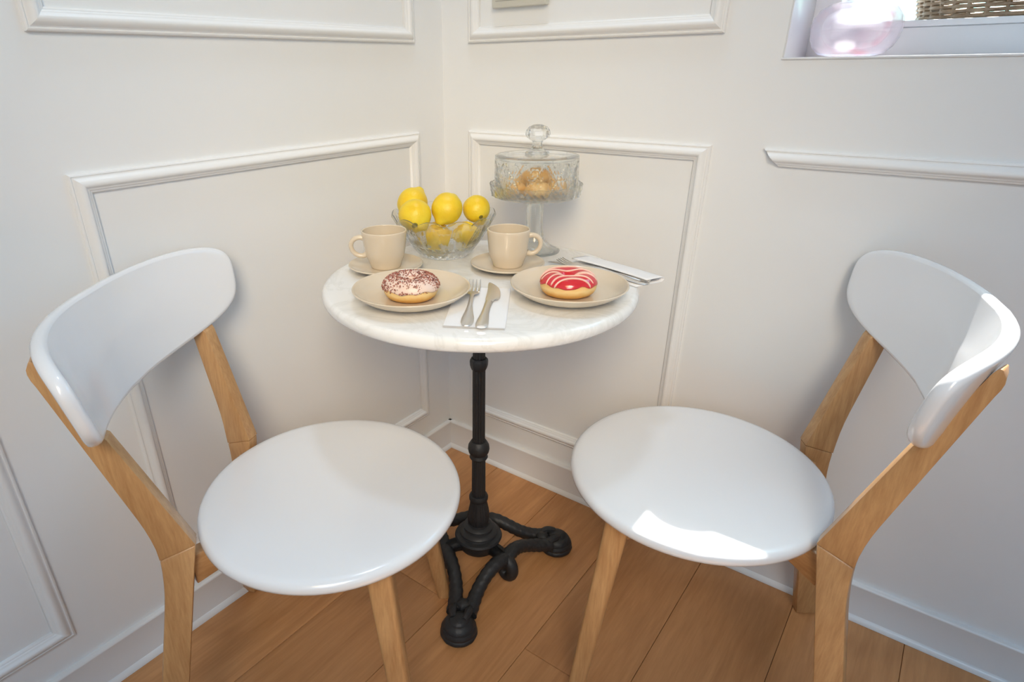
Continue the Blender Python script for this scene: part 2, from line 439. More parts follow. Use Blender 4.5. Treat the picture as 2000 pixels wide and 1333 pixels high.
rings('collar', [(0, 0.200), (0.0195, 0.200), (0.0215, 0.204), (0.0218, 0.211), (0.0195, 0.216), (0, 0.217)])
rings('leaf_vase', [(0, 0.128), (0.0215, 0.130), (0.0245, 0.140), (0.0258, 0.152), (0.0250, 0.165), (0.0222, 0.180), (0.0200, 0.192), (0.0195, 0.201), (0, 0.201)],
      lambda a, i, r, z: (r*(1+0.05*math.cos(6*a)-0.03*abs(math.sin(12*a))), z), 96)
hub = rings('hub', [(0, 0.060), (0.034, 0.060), (0.044, 0.068), (0.049, 0.080), (0.050, 0.092), (0.0535, 0.094), (0.0555, 0.099), (0.0530, 0.104), (0.0440, 0.106),
               (0.0425, 0.110), (0.0445, 0.1135), (0.0410, 0.118), (0.0340, 0.120), (0.0330, 0.124), (0.0350, 0.1275), (0.0310, 0.1315), (0.0250, 0.133), (0.0240, 0.137), (0, 0.138)])
def bez(P, n):
    P = [Vector(p) for p in P]; out = []
    for k in range(n+1):
        t = k/n; Q = P[:]
        while len(Q) > 1: Q = [Q[j].lerp(Q[j+1], t) for j in range(len(Q)-1)]
        out.append(Q[0])
    return out
FA = -1.1369
def leg_mesh():
    b = bmesh.new()
    for s in (-1, 1):
        c60, s60 = math.cos(s*PI/3), math.sin(s*PI/3)
        r0 = 0.083
        P = [(r0*c60, r0*s60, 0.072), (0.072, s*0.054, 0.096), (0.100, s*0.024, 0.060), (0.135, s*0.021, 0.040), (0.180, s*0.016, 0.034)]
        pts = bez(P, 44)
        rope = lambda a, t: 1+0.05*math.sin(3*a+t*60)+0.02*math.sin(7*a)
        tube(b, pts, [0.0175-0.0025*math.sin(PI*k/44) for k in range(45)], 16, rope)
        # strut from the hub to the shoulder
        tube(b, bez([(0.040*c60, 0.040*s60, 0.080), (0.06*c60, 0.06*s60, 0.086), (r0*c60, r0*s60, 0.072)], 8), 0.0165, 12)
    # leaf between the two bars, above the foot
    lathe(b, [(0, -0.012), (0.011, -0.009), (0.016, -0.002), (0.015, 0.004), (0.009, 0.009), (0, 0.011)], 16, lambda a, i, r, z: (r*(1+0.12*math.cos(5*a)), z), Matrix.Translation((0.166, 0, 0.046)))
    return b
def foot_mesh():
    b = bmesh.new()
    prof = [(0, 0.0008), (0.034, 0.0008), (0.0385, 0.004), (0.0400, 0.009), (0.0385, 0.013), (0.0370, 0.0145), (0.0385, 0.017), (0.0378, 0.022), (0.0350, 0.0270), (0.0335, 0.0275), (0.0335, 0.030), (0.0300, 0.036), (0.0240, 0.042),
            (0.0215, 0.0425), (0.0205, 0.0450), (0.0150, 0.0490), (0.008, 0.051), (0, 0.0515)]
    lathe(b, prof, 48, lambda a, i, r, z: (r*(1+0.008*math.cos(12*a)), z), Matrix.Translation((0.2050, 0, 0)))
    for s in (-1, 1):
        tube(b, bez([(0.170, s*0.017, 0.044), (0.185, s*0.020, 0.052), (0.205, s*0.012, 0.046)], 8), [0.007+0.002*math.sin(PI*k/8) for k in range(9)], 8)
    return b
def scroll_mesh():
    b = bmesh.new(); pts = []
    for k in range(30):
        t = k/29; a = PI*0.55-t*2.3*PI; rr = 0.022*(1-0.72*t)
        pts.append((0.086+rr*math.cos(a), 0, 0.052+rr*1.25*math.sin(a)-0.004))
    tube(b, pts, [0.0150-0.005*k/29 for k in range(30)], 12)
    return b
lm = obj('leg', leg_mesh(), M_IRON, table); fm = obj('foot', foot_mesh(), M_IRON, lm); sm = obj('scroll', scroll_mesh(), M_IRON, table)
lm.rotation_euler = (0, 0, FA); sm.rotation_euler = (0, 0, FA+PI/3)
for k in (1, 2):
    l2 = lm.copy(); COL.objects.link(l2); l2.rotation_euler = (0, 0, FA+k*2*PI/3)
    f2 = fm.copy(); COL.objects.link(f2); f2.parent = l2
    s2 = sm.copy(); COL.objects.link(s2); s2.rotation_euler = (0, 0, FA+PI/3+k*2*PI/3)

# ------------------------------------------------------------ chairs (local: +x right, +y forward, origin on the floor under the seat centre)
XT, XK, XB, TK = 0.2153, 0.1597, 0.227, 0.025
TF, TB, KF, KB = (-0.2685, 0.7991), (-0.2839, 0.7789), (-0.1737, 0.462), (-0.2224, 0.4482)
BF, BB = -0.2564, -0.2957
TOE = math.radians(18)
def xat(z):
    if z > 0.455: return XK+(XT-XK)*(z-0.455)/(0.79-0.455)
    return XB+(XK-XB)*(z/0.455)
def v2(a, b, t): return (a[0]+(b[0]-a[0])*t, a[1]+(b[1]-a[1])*t)
def side_poly(poly, s, inner=None):
    def px(y, z):       # the plank is toed in: its front edge stands nearer the middle
        t = (z-0.455)/(0.789-0.455) if z > 0.455 else (0.455-z)/0.455
        ym = (-0.198+(-0.2762+0.198)*t) if z > 0.455 else (-0.198+(-0.276+0.198)*t)
        return xat(z)-(y-ym)*math.tan(TOE)
    A = [Vector((s*px(y, z), y, z)) for y, z in poly]
    B = [Vector((s*(px(y, z)-TK*math.cos(TOE)), y-TK*math.sin(TOE), z)) for y, z in (inner or poly)]
    return A, B
def back_curve():
    c = (KB[0]+0.0074, KB[1]); p1 = v2(c, TB, 0.25); p2 = v2(c, (BB, 0), 0.20)
    return [tuple(x[:2]) for x in bez([(*p1, 0), (*c, 0), (*p2, 0)], 8)]
BC = back_curve()
def post_mesh(s):
    def outline(off):
        """side outline; the face behind the backrest is set back by off"""
        nf = (NF.y*off, NF.z*off); cut = v2(KF, TF, 0.615); c2 = v2(KF, TF, 0.665); t0 = v2(KF, TF, 0.965)
        top = [(t0[0]-nf[0], t0[1]-nf[1])]; tip = (TF[0]-nf[0]-0.002, TF[1]-nf[1]+0.003)
        top += [tuple(x[:2]) for x in bez([(*top[0], 0), (*tip, 0), (*v2(tip, TB, 0.6), 0)], 4)][1:]
        top += [tuple(x[:2]) for x in bez([(*top[-1], 0), (TB[0]-0.003, TB[1]+0.001, 0), (*v2(TB, KB, 0.06), 0)], 4)][1:]
        return [KF, cut, (c2[0]-nf[0], c2[1]-nf[1])]+top+BC[:5]
    return prism(*side_poly(outline(0.0050), s, outline(0.0110)), bev=0.003)
def legr_mesh(s):
    poly = [(KF[0], KF[1]-0.0005)]+[(y, z-0.0005) for y, z in BC[4:]]+[(BB, 0.0008), (BF, 0.0008)]
    return prism(*side_poly(poly, s), bev=0.003)
def seat_mesh():
    b = bmesh.new(); a, c = 0.2263, 0.2178; n = 96; ZT = 0.4525
    rows = []
    prof = [(0.0, -0.0045), (0.35, -0.0038), (0.62, -0.0018), (0.82, -0.0002), (0.93, 0.0), (0.965, -0.0010), (0.985, -0.0035), (0.997, -0.0080), (1.0, -0.0130), (0.996, -0.0175), (0.975, -0.0205), (0.93, -0.0210), (0.5, -0.0210), (0.0, -0.0210)]
    for s, z in prof:
        if s == 0: rows.append([Vector((0, 0, ZT+z))]); continue
        row = []
        for k in range(n):
            t = 2*PI*k/n; e = 1.0
            row.append(Vector((a*s*math.cos(t), c*s*math.sin(t), ZT+z)))
        rows.append(row)
    V = [[b.verts.new(p) for p in r] for r in rows]
    for A, B in zip(V, V[1:]):
        for k in range(n):
            m = (k+1) % n
            if len(A) == 1: b.faces.new((A[0], B[k], B[m]))
            elif len(B) == 1: b.faces.new((A[k], B[0], A[m]))
            else: b.faces.new((A[k], B[k], B[m], A[m]))
    bmesh.ops.recalc_face_normals(b, faces=b.faces[:])
    return b
SL_ = 0
SL = -(0.2685-0.1737)/(0.7991-0.462)
UPV = Vector((0, SL, 1)).normalized(); NF = Vector((0, 1, -SL)).normalized()
def bsurf(u, v, wd):
    Rr = 0.3768; a = u/Rr
    return Vector((0, -0.1737, 0.462))+Vector((1, 0, 0))*((Rr-wd)*math.sin(a))+NF*(Rr*(1-math.cos(a))-Rr*(1-math.cos(0.2/Rr))+wd*math.cos(a)+0.0045)+UPV*v
def backrest_mesh(extra=0.0):
    A, Bh, ne, tp, th, bow, vc = 0.2810, 0.0790, 3.35, 0.0712, 0.0186, 0.0091, 0.2863
    b = bmesh.new(); n = 120; e = 2/ne
    def pt(t, s, ins, wd):
        cu = math.copysign(abs(math.cos(t))**e, math.cos(t)); sv = math.copysign(abs(math.sin(t))**e, math.sin(t))
        sa, sb = s*(1-ins/A), s*(1-ins/Bh)
        u = (A+(extra if cu > 0 else 0))*sa*cu*(1+tp*sv*s); v = vc+Bh*sb*sv+bow*(1-(s*cu)**2)
        return bsurf(u, v, wd)
    h = th/2
    prof = [(0.02, 0, 0)]+[(s, 0, 0) for s in (0.2, 0.4, 0.6, 0.8, 0.92)]
    prof += [(1, 0.0075, 0), (1, 0.0035, -0.0010), (1, 0.0010, -0.0042), (1, 0, -h), (1, 0.0010, -th+0.0042), (1, 0.0035, -th+0.0010), (1, 0.0075, -th)]
    prof += [(s, 0, -th) for s in (0.92, 0.8, 0.6, 0.4, 0.2)]+[(0.02, 0, -th)]
    V = []
    for s, ins, wd in prof: V.append([b.verts.new(pt(2*PI*(k+0.5)/n, s, ins if s == 1 else 0.006*s*0, wd)) for k in range(n)])
    for P, Q in zip(V, V[1:]):
        for k in range(n):
            m = (k+1) % n; b.faces.new((P[k], Q[k], Q[m], P[m]))
    b.faces.new(V[0]); b.faces.new(V[-1][::-1])
    bmesh.ops.recalc_face_normals(b, faces=b.faces[:])
    return b
def front_leg_mesh(top, foot):
    """rounded-square tapered leg"""
    t = bmesh.new(); rows = []
    T, Fo = Vector((*top, 0.4305)), Vector((*foot, 0.0008))
    for k in range(13):
        q = k/12; c = T.lerp(Fo, q); h = 0.0200-0.0055*q; r = 0.0075
        ring = []
        for cx, cy, a0 in ((1, 1, 0), (-1, 1, PI/2), (-1, -1, PI), (1, -1, 1.5*PI)):
            for j in range(5):
                a = a0+PI/2*j/4
                ring.append(t.verts.new((c.x+cx*(h-r)+r*math.cos(a), c.y+cy*(h-r)+r*math.sin(a), c.z)))
        rows.append(ring)
    n = len(rows[0])
    for A, B in zip(rows, rows[1:]):
        for s in range(n): t.faces.new((A[s], A[(s+1) % n], B[(s+1) % n], B[s]))
    t.faces.new(rows[0]); t.faces.new(rows[-1][::-1])
    bmesh.ops.recalc_face_normals(t, faces=t.faces[:])
    return t
def rail_mesh(P, Q):
    """arched rail from the rear leg P to the front leg Q (x, y)"""
    P, Q = Vector((*P, 0)), Vector((*Q, 0)); d = Q-P; L = d.length; d.normalize(); n = Vector((-d.y, d.x, 0))*0.0125
    top = 0.4312; low = []
    for k in range(17):
        t = k/16; u = abs(2*t-1); hgt = 0.030+0.024*u**1.6
        low.append((t*L, top-hgt))
    poly = [(0, top), (L, top)]+low[::-1]
    A = [P+d*s+n+Vector((0, 0, z)) for s, z in poly]; B = [P+d*s-n+Vector((0, 0, z)) for s, z in poly]
    return prism(A, B, bev=0.002)
def make_chair(x, y, deg, label, fl, extra=0.0):
    c = empty('dining_chair', (x, y, 0), math.radians(deg)-PI/2)
    tag(c, label, 'chair', 'white and oak dining chairs')
    obj('seat', seat_mesh(), M_LACQ, c, smooth=60)
    obj('backrest', backrest_mesh(extra), M_LACQ, c, smooth=60)
    for s in (-1, 1):
        obj('back_post', post_mesh(s), M_LEG, c); obj('leg', legr_mesh(s), M_LEG, c)
    for top, foot in fl: obj('leg', front_leg_mesh(top, foot), M_LEG, c)
    (t1, f1), (t2, f2) = fl
    obj('cross_rail', rail_mesh((0.136, -0.198), (t2[0]*0.93, t2[1]*0.93)), M_LEGX, c)
    obj('cross_rail', rail_mesh((-0.136, -0.198), (t1[0]*0.93, t1[1]*0.93)), M_LEGX, c)
    return c
make_chair(0.366, -0.7598, 38.14, 'white seated oak chair on the left, its back against the left wall panels',
           (((0.150, 0.093), (0.190, 0.131)), ((-0.150, 0.115), (-0.191, 0.176))), 0.012)
make_chair(0.8367, -0.3309, 195.63, 'white seated oak chair on the right below the window, sunlight patch on its seat',
           (((0.150, 0.105), (0.185, 0.150)), ((-0.150, 0.105), (-0.178, 0.146))))

# ------------------------------------------------------------ crockery
def plate(x, y, label, group, R=0.1015, H=0.0240, foot=0.058, name='dinner_plate', cat='plate', z=TZ):
    t = 0.0042
    prof = [(0, 0.0030), (foot-0.004, 0.0030), (foot-0.003, 0.0006), (foot, 0.0006), (foot+0.002, 0.0035)]
    for k in range(1, 9):
        q = k/8; prof.append((foot+0.002+(R-foot-0.002)*q, 0.0035+(H-0.0035)*q**1.9))
    prof += [(R+0.0006, H+0.0012), (R-0.0004, H+0.0026), (R-0.0022, H+0.0022)]
    for k in range(8, 0, -1):
        q = k/8*0.97; prof.append((foot+(R-foot-0.002)*q, 0.0035+t+(H-0.0035-t*0.5)*q**2.1))
    prof += [(foot*0.6, 0.0035+t), (0, 0.0035+t)]
    b = bmesh.new(); lathe(b, prof, 96)
    o = obj(name, b, M_CERAMIC, None, (x, y, z+0.0002), smooth=60); return tag(o, label, cat, group)
pL = (0.3770, -0.5530); pR = (0.5846, -0.3740)
plate(*pL, 'beige plate holding the sprinkled doughnut, front left of the table', 'beige dinner plates')
plate(*pR, 'beige plate holding the red glazed doughnut, right side of the table', 'beige dinner plates')
def cupset(cx, cy, ang, lab_s, lab_c, rr):
    plate(cx, cy, lab_s, 'beige saucers', R=0.0735, H=0.0125, foot=0.036, name='saucer', cat='saucer')
    z0 = TZ+0.0085
    b = bmesh.new(); Hc = 0.0715; r1 = rr
    prof = [(0, 0.0028), (0.0255, 0.0028), (0.0265, 0), (0.0290, 0), (0.0300, 0.002), (0.0312, 0.006), (0.0335, 0.012), (0.0362, 0.019)]
    for k in range(1, 9): q = k/8; prof.append((0.0362+(r1-0.0362)*(q**0.62), 0.019+(Hc-0.019)*q))
    prof += [(r1-0.0004, Hc+0.0012), (r1-0.0018, Hc+0.0016), (r1-0.0032, Hc+0.0006)]
    for k in range(8, 0, -1): q = k/8; prof.append((0.0330+(r1-0.0032-0.0330)*(q**0.62), 0.019+(Hc-0.019)*q))
    prof += [(0.030, 0.012), (0.026, 0.009), (0.02, 0.0065), (0, 0.006)]
    lathe(b, prof, 72)
    cup = obj('coffee_cup', b, M_CERAMIC, None, (cx+0.001, cy-0.001, z0), smooth=60); cup.rotation_euler = (0, 0, ang)
    tag(cup, lab_c, 'cup', 'beige coffee cups')
    b = bmesh.new()
    pts = bez([(r1-0.0045, 0, 0.058), (r1+0.012, 0, 0.065), (r1+0.034, 0, 0.054), (r1+0.028, 0, 0.024), (r1+0.004, 0, 0.017), (0.0365, 0, 0.026)], 26)
    tube(b, pts, [0.0046+0.0012*abs(2*k/26-1)**3 for k in range(27)], 12)
    obj('handle', b, M_CERAMIC, cup, smooth=60)
RT = math.atan2(0.621, 0.784)
cupset(0.2145, -0.4500, RT+PI+0.10, 'beige saucer under the left cup, touching the doughnut plate', 'beige coffee cup on the left with its handle to the left', 0.0443)
cupset(0.4055, -0.2995, RT-0.02, 'beige saucer under the right cup beside the glass cake stand', 'beige coffee cup on the right with its handle to the right', 0.0420)

# ------------------------------------------------------------ doughnuts
def torus_part(R0, rx, rz, zc, a0, a1, wob=0.0, seg=72, nring=20, grow=0.0, seed=0, wave=0.0):
    """part of a flattened torus between tube angles a0..a1 (0 = outer side, pi/2 = top)"""
    b = bmesh.new(); rows = []
    rnd = random.Random(seed); ph = [rnd.uniform(0, 6.28) for _ in range(6)]
    full = abs((a1-a0)-2*PI) < 1e-4
    m = nring
    for s in range(seg):
        t = 2*PI*s/seg; row = []
        w = 1+wob*(math.sin(3*t+ph[0])*0.5+math.sin(5*t+ph[1])*0.3+math.sin(2*t+ph[2])*0.5)
        dz = wave*(math.sin(5*t+ph[3])+0.6*math.sin(9*t+ph[4])+0.4*math.sin(13*t+ph[5]))
        for k in range(m if full else m+1):
            q = k/m; a = a0+(a1-a0)*q
            if not full: a += dz*(1-q)**3-dz*(q**3)*0.5
            r = R0+(rx+grow)*w*math.cos(a); z = zc+(rz+grow)*math.sin(a)*(1+wob*0.4*math.sin(2*t+ph[1]))
            row.append(Vector((r*math.cos(t)*w, r*math.sin(t)*w, z)))
        rows.append(row)
    grid(b, rows, close_u=True, close_v=full, flip=True)
    bmesh.ops.recalc_face_normals(b, faces=b.faces[:])
    return b
def donut(x, y, label, glaze_m, seed, big=1.0, glow=-0.12):
    z0 = TZ+0.0082
    R0, rx, rz, zc = 0.0276*big, 0.0203*big, 0.0188, 0.0186
    d = empty('doughnut', (x, y, z0)); tag(d, label, 'doughnut')
    b = torus_part(R0, rx, rz, zc, 0, 2*PI, 0.025, seed=seed)
    for v in b.verts: v.co.z = max(v.co.z, 0.0004)
    obj('dough_ring', b, M_DOUGH, d, smooth=70)
    g = torus_part(R0, rx, rz, zc, glow, PI*0.97, 0.025, grow=0.0016, seed=seed, wave=0.09, nring=26)
    # close the lip of the glaze
    gl = obj('glaze', g, glaze_m, d, smooth=70)
    so = gl.modifiers.new('thickness', 'SOLIDIFY'); so.thickness = 0.0016; so.offset = -1
    return d, (R0, rx+0.0018, rz+0.0018, zc)
dl, P = donut(pL[0]+0.003, pL[1]-0.004, 'doughnut with pale pink icing and chocolate sprinkles, on the left plate', M_PINK, 3, glow=0.10)
def tpt(P, t, a, g=0.0): return Vector(((P[0]+(P[1]+g)*math.cos(a))*math.cos(t), (P[0]+(P[1]+g)*math.cos(a))*math.sin(t), P[3]+(P[2]+g)*math.sin(a)))
b = bmesh.new(); rnd = random.Random(11)
bare = 0
for k in range(2100):
    t = rnd.uniform(0, 2*PI); a = rnd.uniform(0.08, PI*0.95)
    if rnd.random() > (P[0]+P[1]*math.cos(a))/(P[0]+P[1]): continue
    # the bare patch of icing faces the front right
    dd = math.atan2(math.sin(t-(-1.15)), math.cos(t-(-1.15)))
    if abs(dd) < 0.50 and 0.30 < a < 1.0 and rnd.random() < 0.42: continue
    p = tpt(P, t, a, 0.0002); nrm = (tpt(P, t, a, 0.01)-p).normalized()
    L = rnd.uniform(0.0006, 0.0015); w = rnd.uniform(0.0004, 0.0008)
    q = nrm.to_track_quat('Z', 'Y').to_matrix().to_4x4() @ Matrix.Rotation(rnd.uniform(0, 6.28), 4, 'Z') @ Matrix.Rotation(rnd.uniform(-0.5, 0.5), 4, 'X')
    M = Matrix.Translation(p) @ q
    vs = [b.verts.new(M @ Vector(c)) for c in ((-L, -w, -w), (L, -w, -w), (L, w, -w), (-L, w, -w), (-L, -w, w), (L, -w, w), (L, w, w), (-L, w, w))]
    for f in ((0, 3, 2, 1), (4, 5, 6, 7), (0, 1, 5, 4), (1, 2, 6, 5), (2, 3, 7, 6), (3, 0, 4, 7)): b.faces.new([vs[i] for i in f])
obj('sprinkles', b, M_SPRK, dl, smooth=0, kind='stuff')
dr, P = donut(pR[0]+0.002, pR[1]-0.008, 'doughnut with glossy red icing and pale drizzle, on the right plate', M_RED, 8, 0.99, glow=0.24)
def drizzle(off, ang, bend):
    """line of icing laid straight across the doughnut, following its surface"""
    ca, sa = math.cos(ang), math.sin(ang); b = bmesh.new(); run = []
    def flush():
        if len(run) > 4: tube(b, run[:], [0.0005]+[0.0017]*(len(run)-2)+[0.0005], 8)
        run.clear()
    for k in range(90):
        s = -0.060+0.120*k/89; o = off+bend*(s/0.05)**2
        x, y = s*ca-o*sa, s*sa+o*ca; r = math.hypot(x, y)
        q = (r-P[0])/P[1]
        if abs(q) >= 0.999: flush(); continue
        z = P[3]+P[2]*math.sqrt(1-q*q)*1.0
        if z < P[3]+0.001: flush(); continue
        run.append(Vector((x, y, z-0.0001)))
    flush(); return b
for off, a, bd in ((-0.0345, 0.02, -0.010), (-0.0225, 0.04, -0.018), (-0.0085, 0.10, -0.016), (0.0010, -0.06, -0.014), (0.0150, 0.0, -0.010), (0.0290, 0.05, -0.006)):
    obj('drizzle_line', drizzle(off, RT+a, bd), M_DRIZ, dr, smooth=70)

# ------------------------------------------------------------ napkins and cutlery
def sheet(name, quad, z, label, m=M_PAPER, layers=3, bulge=0.001, top=None):
    """folded napkin: stacked thin layers, one edge being the fold"""
    c = sum((Vector((*q, 0)) for q in quad), Vector())/4
    n = empty(name, (c.x, c.y, z)); tag(n, label, 'napkin')
    Q = [Vector((*q, 0))-Vector((c.x, c.y, 0)) for q in quad]
    for L in range(layers):
        rows = []; rnd = random.Random(L*5+len(label)); ph = rnd.uniform(0, 6); ins = 0.0012*L
        t0 = 0.0003+L*0.00085
        b = bmesh.new(); K = 18
        for side in (0, 1):
            rows = []
            for i in range(K+1):
                row = []
                for j in range(K+1):
                    u, v = i/K, j/K
                    p = (Q[0]*(1-u)+Q[1]*u)*(1-v)+(Q[3]*(1-u)+Q[2]*u)*v
                    p = p*(1-ins*6)
                    zz = t0+side*0.0006+0.0002*math.sin(5*u+ph+3*v)*(L > 0)
                    if top: zz += top(u, v)*(L+0.0)/(layers-1 if layers > 1 else 1)
                    row.append(Vector((p.x, p.y, zz)))
                rows.append(row)
            grid(b, rows, flip=side == 0)
        # close the sides
        bmesh.ops.recalc_face_normals(b, faces=b.faces[:])
        o = obj('napkin_layer', b, m, n, smooth=60)
    return n
sheet('paper_napkin', [(0.499, -0.617), (0.5835, -0.568), (0.484, -0.404), (0.3995, -0.455)], TZ+0.0002, 'flat white paper napkin at the front of the table under a fork and knife')
def strip(stations, th=0.0022, bevel=0.0006):
    """stations: (s along, centre offset c, half width w, z) -> solid flat bar"""
    t = bmesh.new(); rows = []
    for s, c, w_, z in stations:
        ring = []
        for dx, dz in ((-w_, 0), (-w_*0.7, th*0.5), (0, th*0.62), (w_*0.7, th*0.5), (w_, 0), (w_*0.7, -th*0.3), (0, -th*0.4), (-w_*0.7, -th*0.3)):
            ring.append(t.verts.new((c+dx, s, z+dz)))
        rows.append(ring)
    for A, B in zip(rows, rows[1:]):
        for k in range(8): t.faces.new((A[k], A[(k+1) % 8], B[(k+1) % 8], B[k]))
    t.faces.new(rows[0][::-1]); t.faces.new(rows[-1])
    bmesh.ops.recalc_face_normals(t, faces=t.faces[:])
    return t
def fork(P0, P1, label, z0):
    P0, P1 = Vector(P0), Vector(P1); d = P1-P0; L = 0.205
    e = empty('table_fork', (*P0, z0), math.atan2(d.y, d.x)-PI/2); tag(e, label, 'fork')
    S = [(0, 0, 0.0035, 0.0), (0.004, 0, 0.0075, 0.0), (0.016, 0, 0.0103, 0.0), (0.034, 0, 0.0098, 0.0008), (0.055, 0, 0.0066, 0.003), (0.078, 0, 0.0040, 0.0060), (0.100, 0, 0.0031, 0.0080),
         (0.122, 0, 0.0034, 0.0075), (0.131, 0, 0.0062, 0.0062), (0.138, 0, 0.0105, 0.0048), (0.146, 0, 0.0118, 0.0034), (0.1535, 0, 0.0118, 0.0022)]
    obj('handle', strip(S, 0.0026), M_STEEL, e, smooth=50)
    for k in range(4):
        c = (k-1.5)*0.0065; tn_ = []
        for j in range(9):
            q = j/8; tn_.append((0.152+0.050*q, c*(1+0.03*q), 0.00185-0.0009*q**3, 0.0023-0.0012*math.sin(PI*q)+0.0065*q*q))
        obj('tine', strip(tn_, 0.0020), M_STEEL, e, smooth=50)
    return e
def knife(P0, P1, label, z0, tilt=0.0):
    P0, P1 = Vector(P0), Vector(P1); d = P1-P0
    e = empty('table_knife', (*P0, z0), math.atan2(d.y, d.x)-PI/2); tag(e, label, 'knife')
    if tilt: e.rotation_euler = (0, tilt, e.rotation_euler[2])
    H = [(0, 0, 0.0070, 0), (0.003, 0, 0.0092, 0), (0.014, 0, 0.0102, 0), (0.03, 0, 0.0094, 0.0004), (0.055, 0.0004, 0.0070, 0.0008), (0.08, 0.0010, 0.0060, 0.001), (0.102, 0.0018, 0.0064, 0.001), (0.112, 0.0024, 0.0066, 0.001)]
    obj('handle', strip(H, 0.0050), M_STEEL, e, smooth=50)
    B = [(0.110, 0.0022, 0.0062, 0.0010), (0.120, 0.0032, 0.0072, 0.0010), (0.1245, 0.0060, 0.0108, 0.0010), (0.140, 0.0072, 0.0120, 0.0010), (0.165, 0.0066, 0.0116, 0.0010), (0.185, 0.0042, 0.0098, 0.0010), (0.200, 0.0002, 0.0070, 0.0010), (0.2085, -0.0028, 0.0042, 0.0010), (0.2125, -0.0048, 0.0012, 0.0010)]
    obj('blade', strip(B, 0.0016), M_STEEL, e, smooth=50)
    return e
fork((0.531, -0.598), (0.421, -0.429), 'steel fork lying on the flat napkin, left of the knife', TZ+0.0045)
knife((0.5535, -0.590), (0.443, -0.404), 'steel knife with rounded blade on the flat napkin, right of the fork', TZ+0.0050)

# napkin folded over a second fork and knife, at the right edge of the table behind the plate
na = [(0.500, -0.262), (0.6600, -0.2560), (0.6250, -0.195), (0.492, -0.178)]
def rise(u, v): return 0.010+0.0035*math.sin(PI*u)
n2 = empty('folded_napkin', (0.57, -0.225, TZ)); tag(n2, 'white paper napkin folded over cutlery at the right edge of the table', 'napkin')
def napkin_fold():
    b = bmesh.new(); rows = []
    a, c = Vector((0.480, -0.212)), Vector((0.6600, -0.258)) # near lower edge
    d2 = Vector((0.035, 0.075))*0.80
    def P(u, v, side):
        p = a.lerp(c, u)+d2*v
        low = 0.0006; hi = 0.0098+0.0015*math.sin(3*u)
        return p, low, hi
    K = 20
    pts = []
    for i in range(K+1):
        u = i/K; row = []
        for v in (0, 0.25, 0.5, 0.75, 0.93):
            p, l, h = P(u, v, 0); row.append(Vector((p.x-0.57, p.y+0.225, l)))
        for v, f in ((1.0, 0.2), (1.02, 0.5), (1.0, 0.85)):
            p, l, h = P(u, v, 0); row.append(Vector((p.x-0.57, p.y+0.225, l+(h-l)*f)))
        for v in (0.93, 0.8, 0.65, 0.5, 0.36):
            p, l, h = P(u, v, 0); row.append(Vector((p.x-0.57, p.y+0.225, h*(1.0+0.10*math.sin(2*v)))))
        pts.append(row)
    grid(b, pts); bmesh.ops.recalc_face_normals(b, faces=b.faces[:]); return b
o = obj('folded_sheet', napkin_fold(), M_PAPER, n2, smooth=60)
so = o.modifiers.new('thickness', 'SOLIDIFY'); so.thickness = 0.0012
fork((0.6760, -0.2400), (0.475, -0.215), 'steel fork inside the folded napkin with its handle past the table edge', TZ+0.0042)
knife((0.6700, -0.2230), (0.464, -0.224), 'steel knife inside the folded napkin, lying behind the fork', TZ+0.0052)

# ------------------------------------------------------------ cut glass bowl and lemons
BX, BY = 0.2355, -0.2915
def bowl():
    outer = [(0.040, 0.000), (0.050, 0.000), (0.0545, 0.003), (0.060, 0.009), (0.067, 0.017), (0.0745, 0.026), (0.082, 0.036), (0.089, 0.047), (0.096, 0.058), (0.102, 0.068), (0.107, 0.076), (0.1105, 0.082)]
    def interp(prof, q):
        x = q*(len(prof)-1); i = min(int(x), len(prof)-2); f = x-i
        return prof[i][0]*(1-f)+prof[i+1][0]*f, prof[i][1]*(1-f)+prof[i+1][1]*f
    seg, K = 288, 56; b = bmesh.new(); rows = []
    def rim(a): return -0.001+0.0105*abs(math.cos(6*a+0.5))**0.8
    rows_o = []
    for k in range(K+1):
        q = k/K; r, z = interp(outer, q); row = []
        for s in range(seg):
            a = 2*PI*s/seg; zz = z+rim(a)*q**4; d = 0.0
            if 0.12 < q < 0.50:     # lower band of crossed diamonds
                u = a*12/(2*PI)*2; v = (q-0.12)/0.38*2.0
                d1 = abs(((u+v) % 1)-0.5)*2; d2 = abs(((u-v) % 1)-0.5)*2
                d = 0.0024*min(d1, d2)**0.8*math.sin(PI*min(1, (q-0.12)/0.08)/2)
            elif 0.50 <= q < 0.93:  # fans of flutes under each scallop
                c = ((6*a+0.5) % PI)/PI-0.5   # -0.5..0.5 within one scallop
                h = (q-0.50)/0.43
                spread = 0.30+0.7*h
                u = c/spread
                d = (0.0016*abs(math.sin(PI*4*u)) if 0.22 < abs(u) < 0.6 else 0.0)*math.sin(PI*min(1.0, h*1.05))**0.5
            rr = r-d
            row.append(b.verts.new((rr*math.cos(a), rr*math.sin(a), zz)))
        rows_o.append(row)
    inner = [(0.108, 0.083), (0.1045, 0.076), (0.0985, 0.067), (0.092, 0.057), (0.085, 0.047), (0.077, 0.037), (0.069, 0.028), (0.060, 0.020), (0.050, 0.0145), (0.035, 0.0115), (0.015, 0.0105)]
    rows_i = []
    for k in range(21):
        q = k/20; r, z = interp(inner, q); row = []
        for s in range(seg):
            a = 2*PI*s/seg; row.append(b.verts.new((r*math.cos(a), r*math.sin(a), z+rim(a)*(1-q)**6)))
        rows_i.append(row)
    R_ = rows_o+rows_i
    for A, B in zip(R_, R_[1:]):
        for s in range(seg):
            n = (s+1) % seg; b.faces.new((A[s], A[n], B[n], B[s]))
    b.faces.new(rows_i[-1]); b.faces.new(rows_o[0][::-1])
    bmesh.ops.recalc_face_normals(b, faces=b.faces[:])
    return b
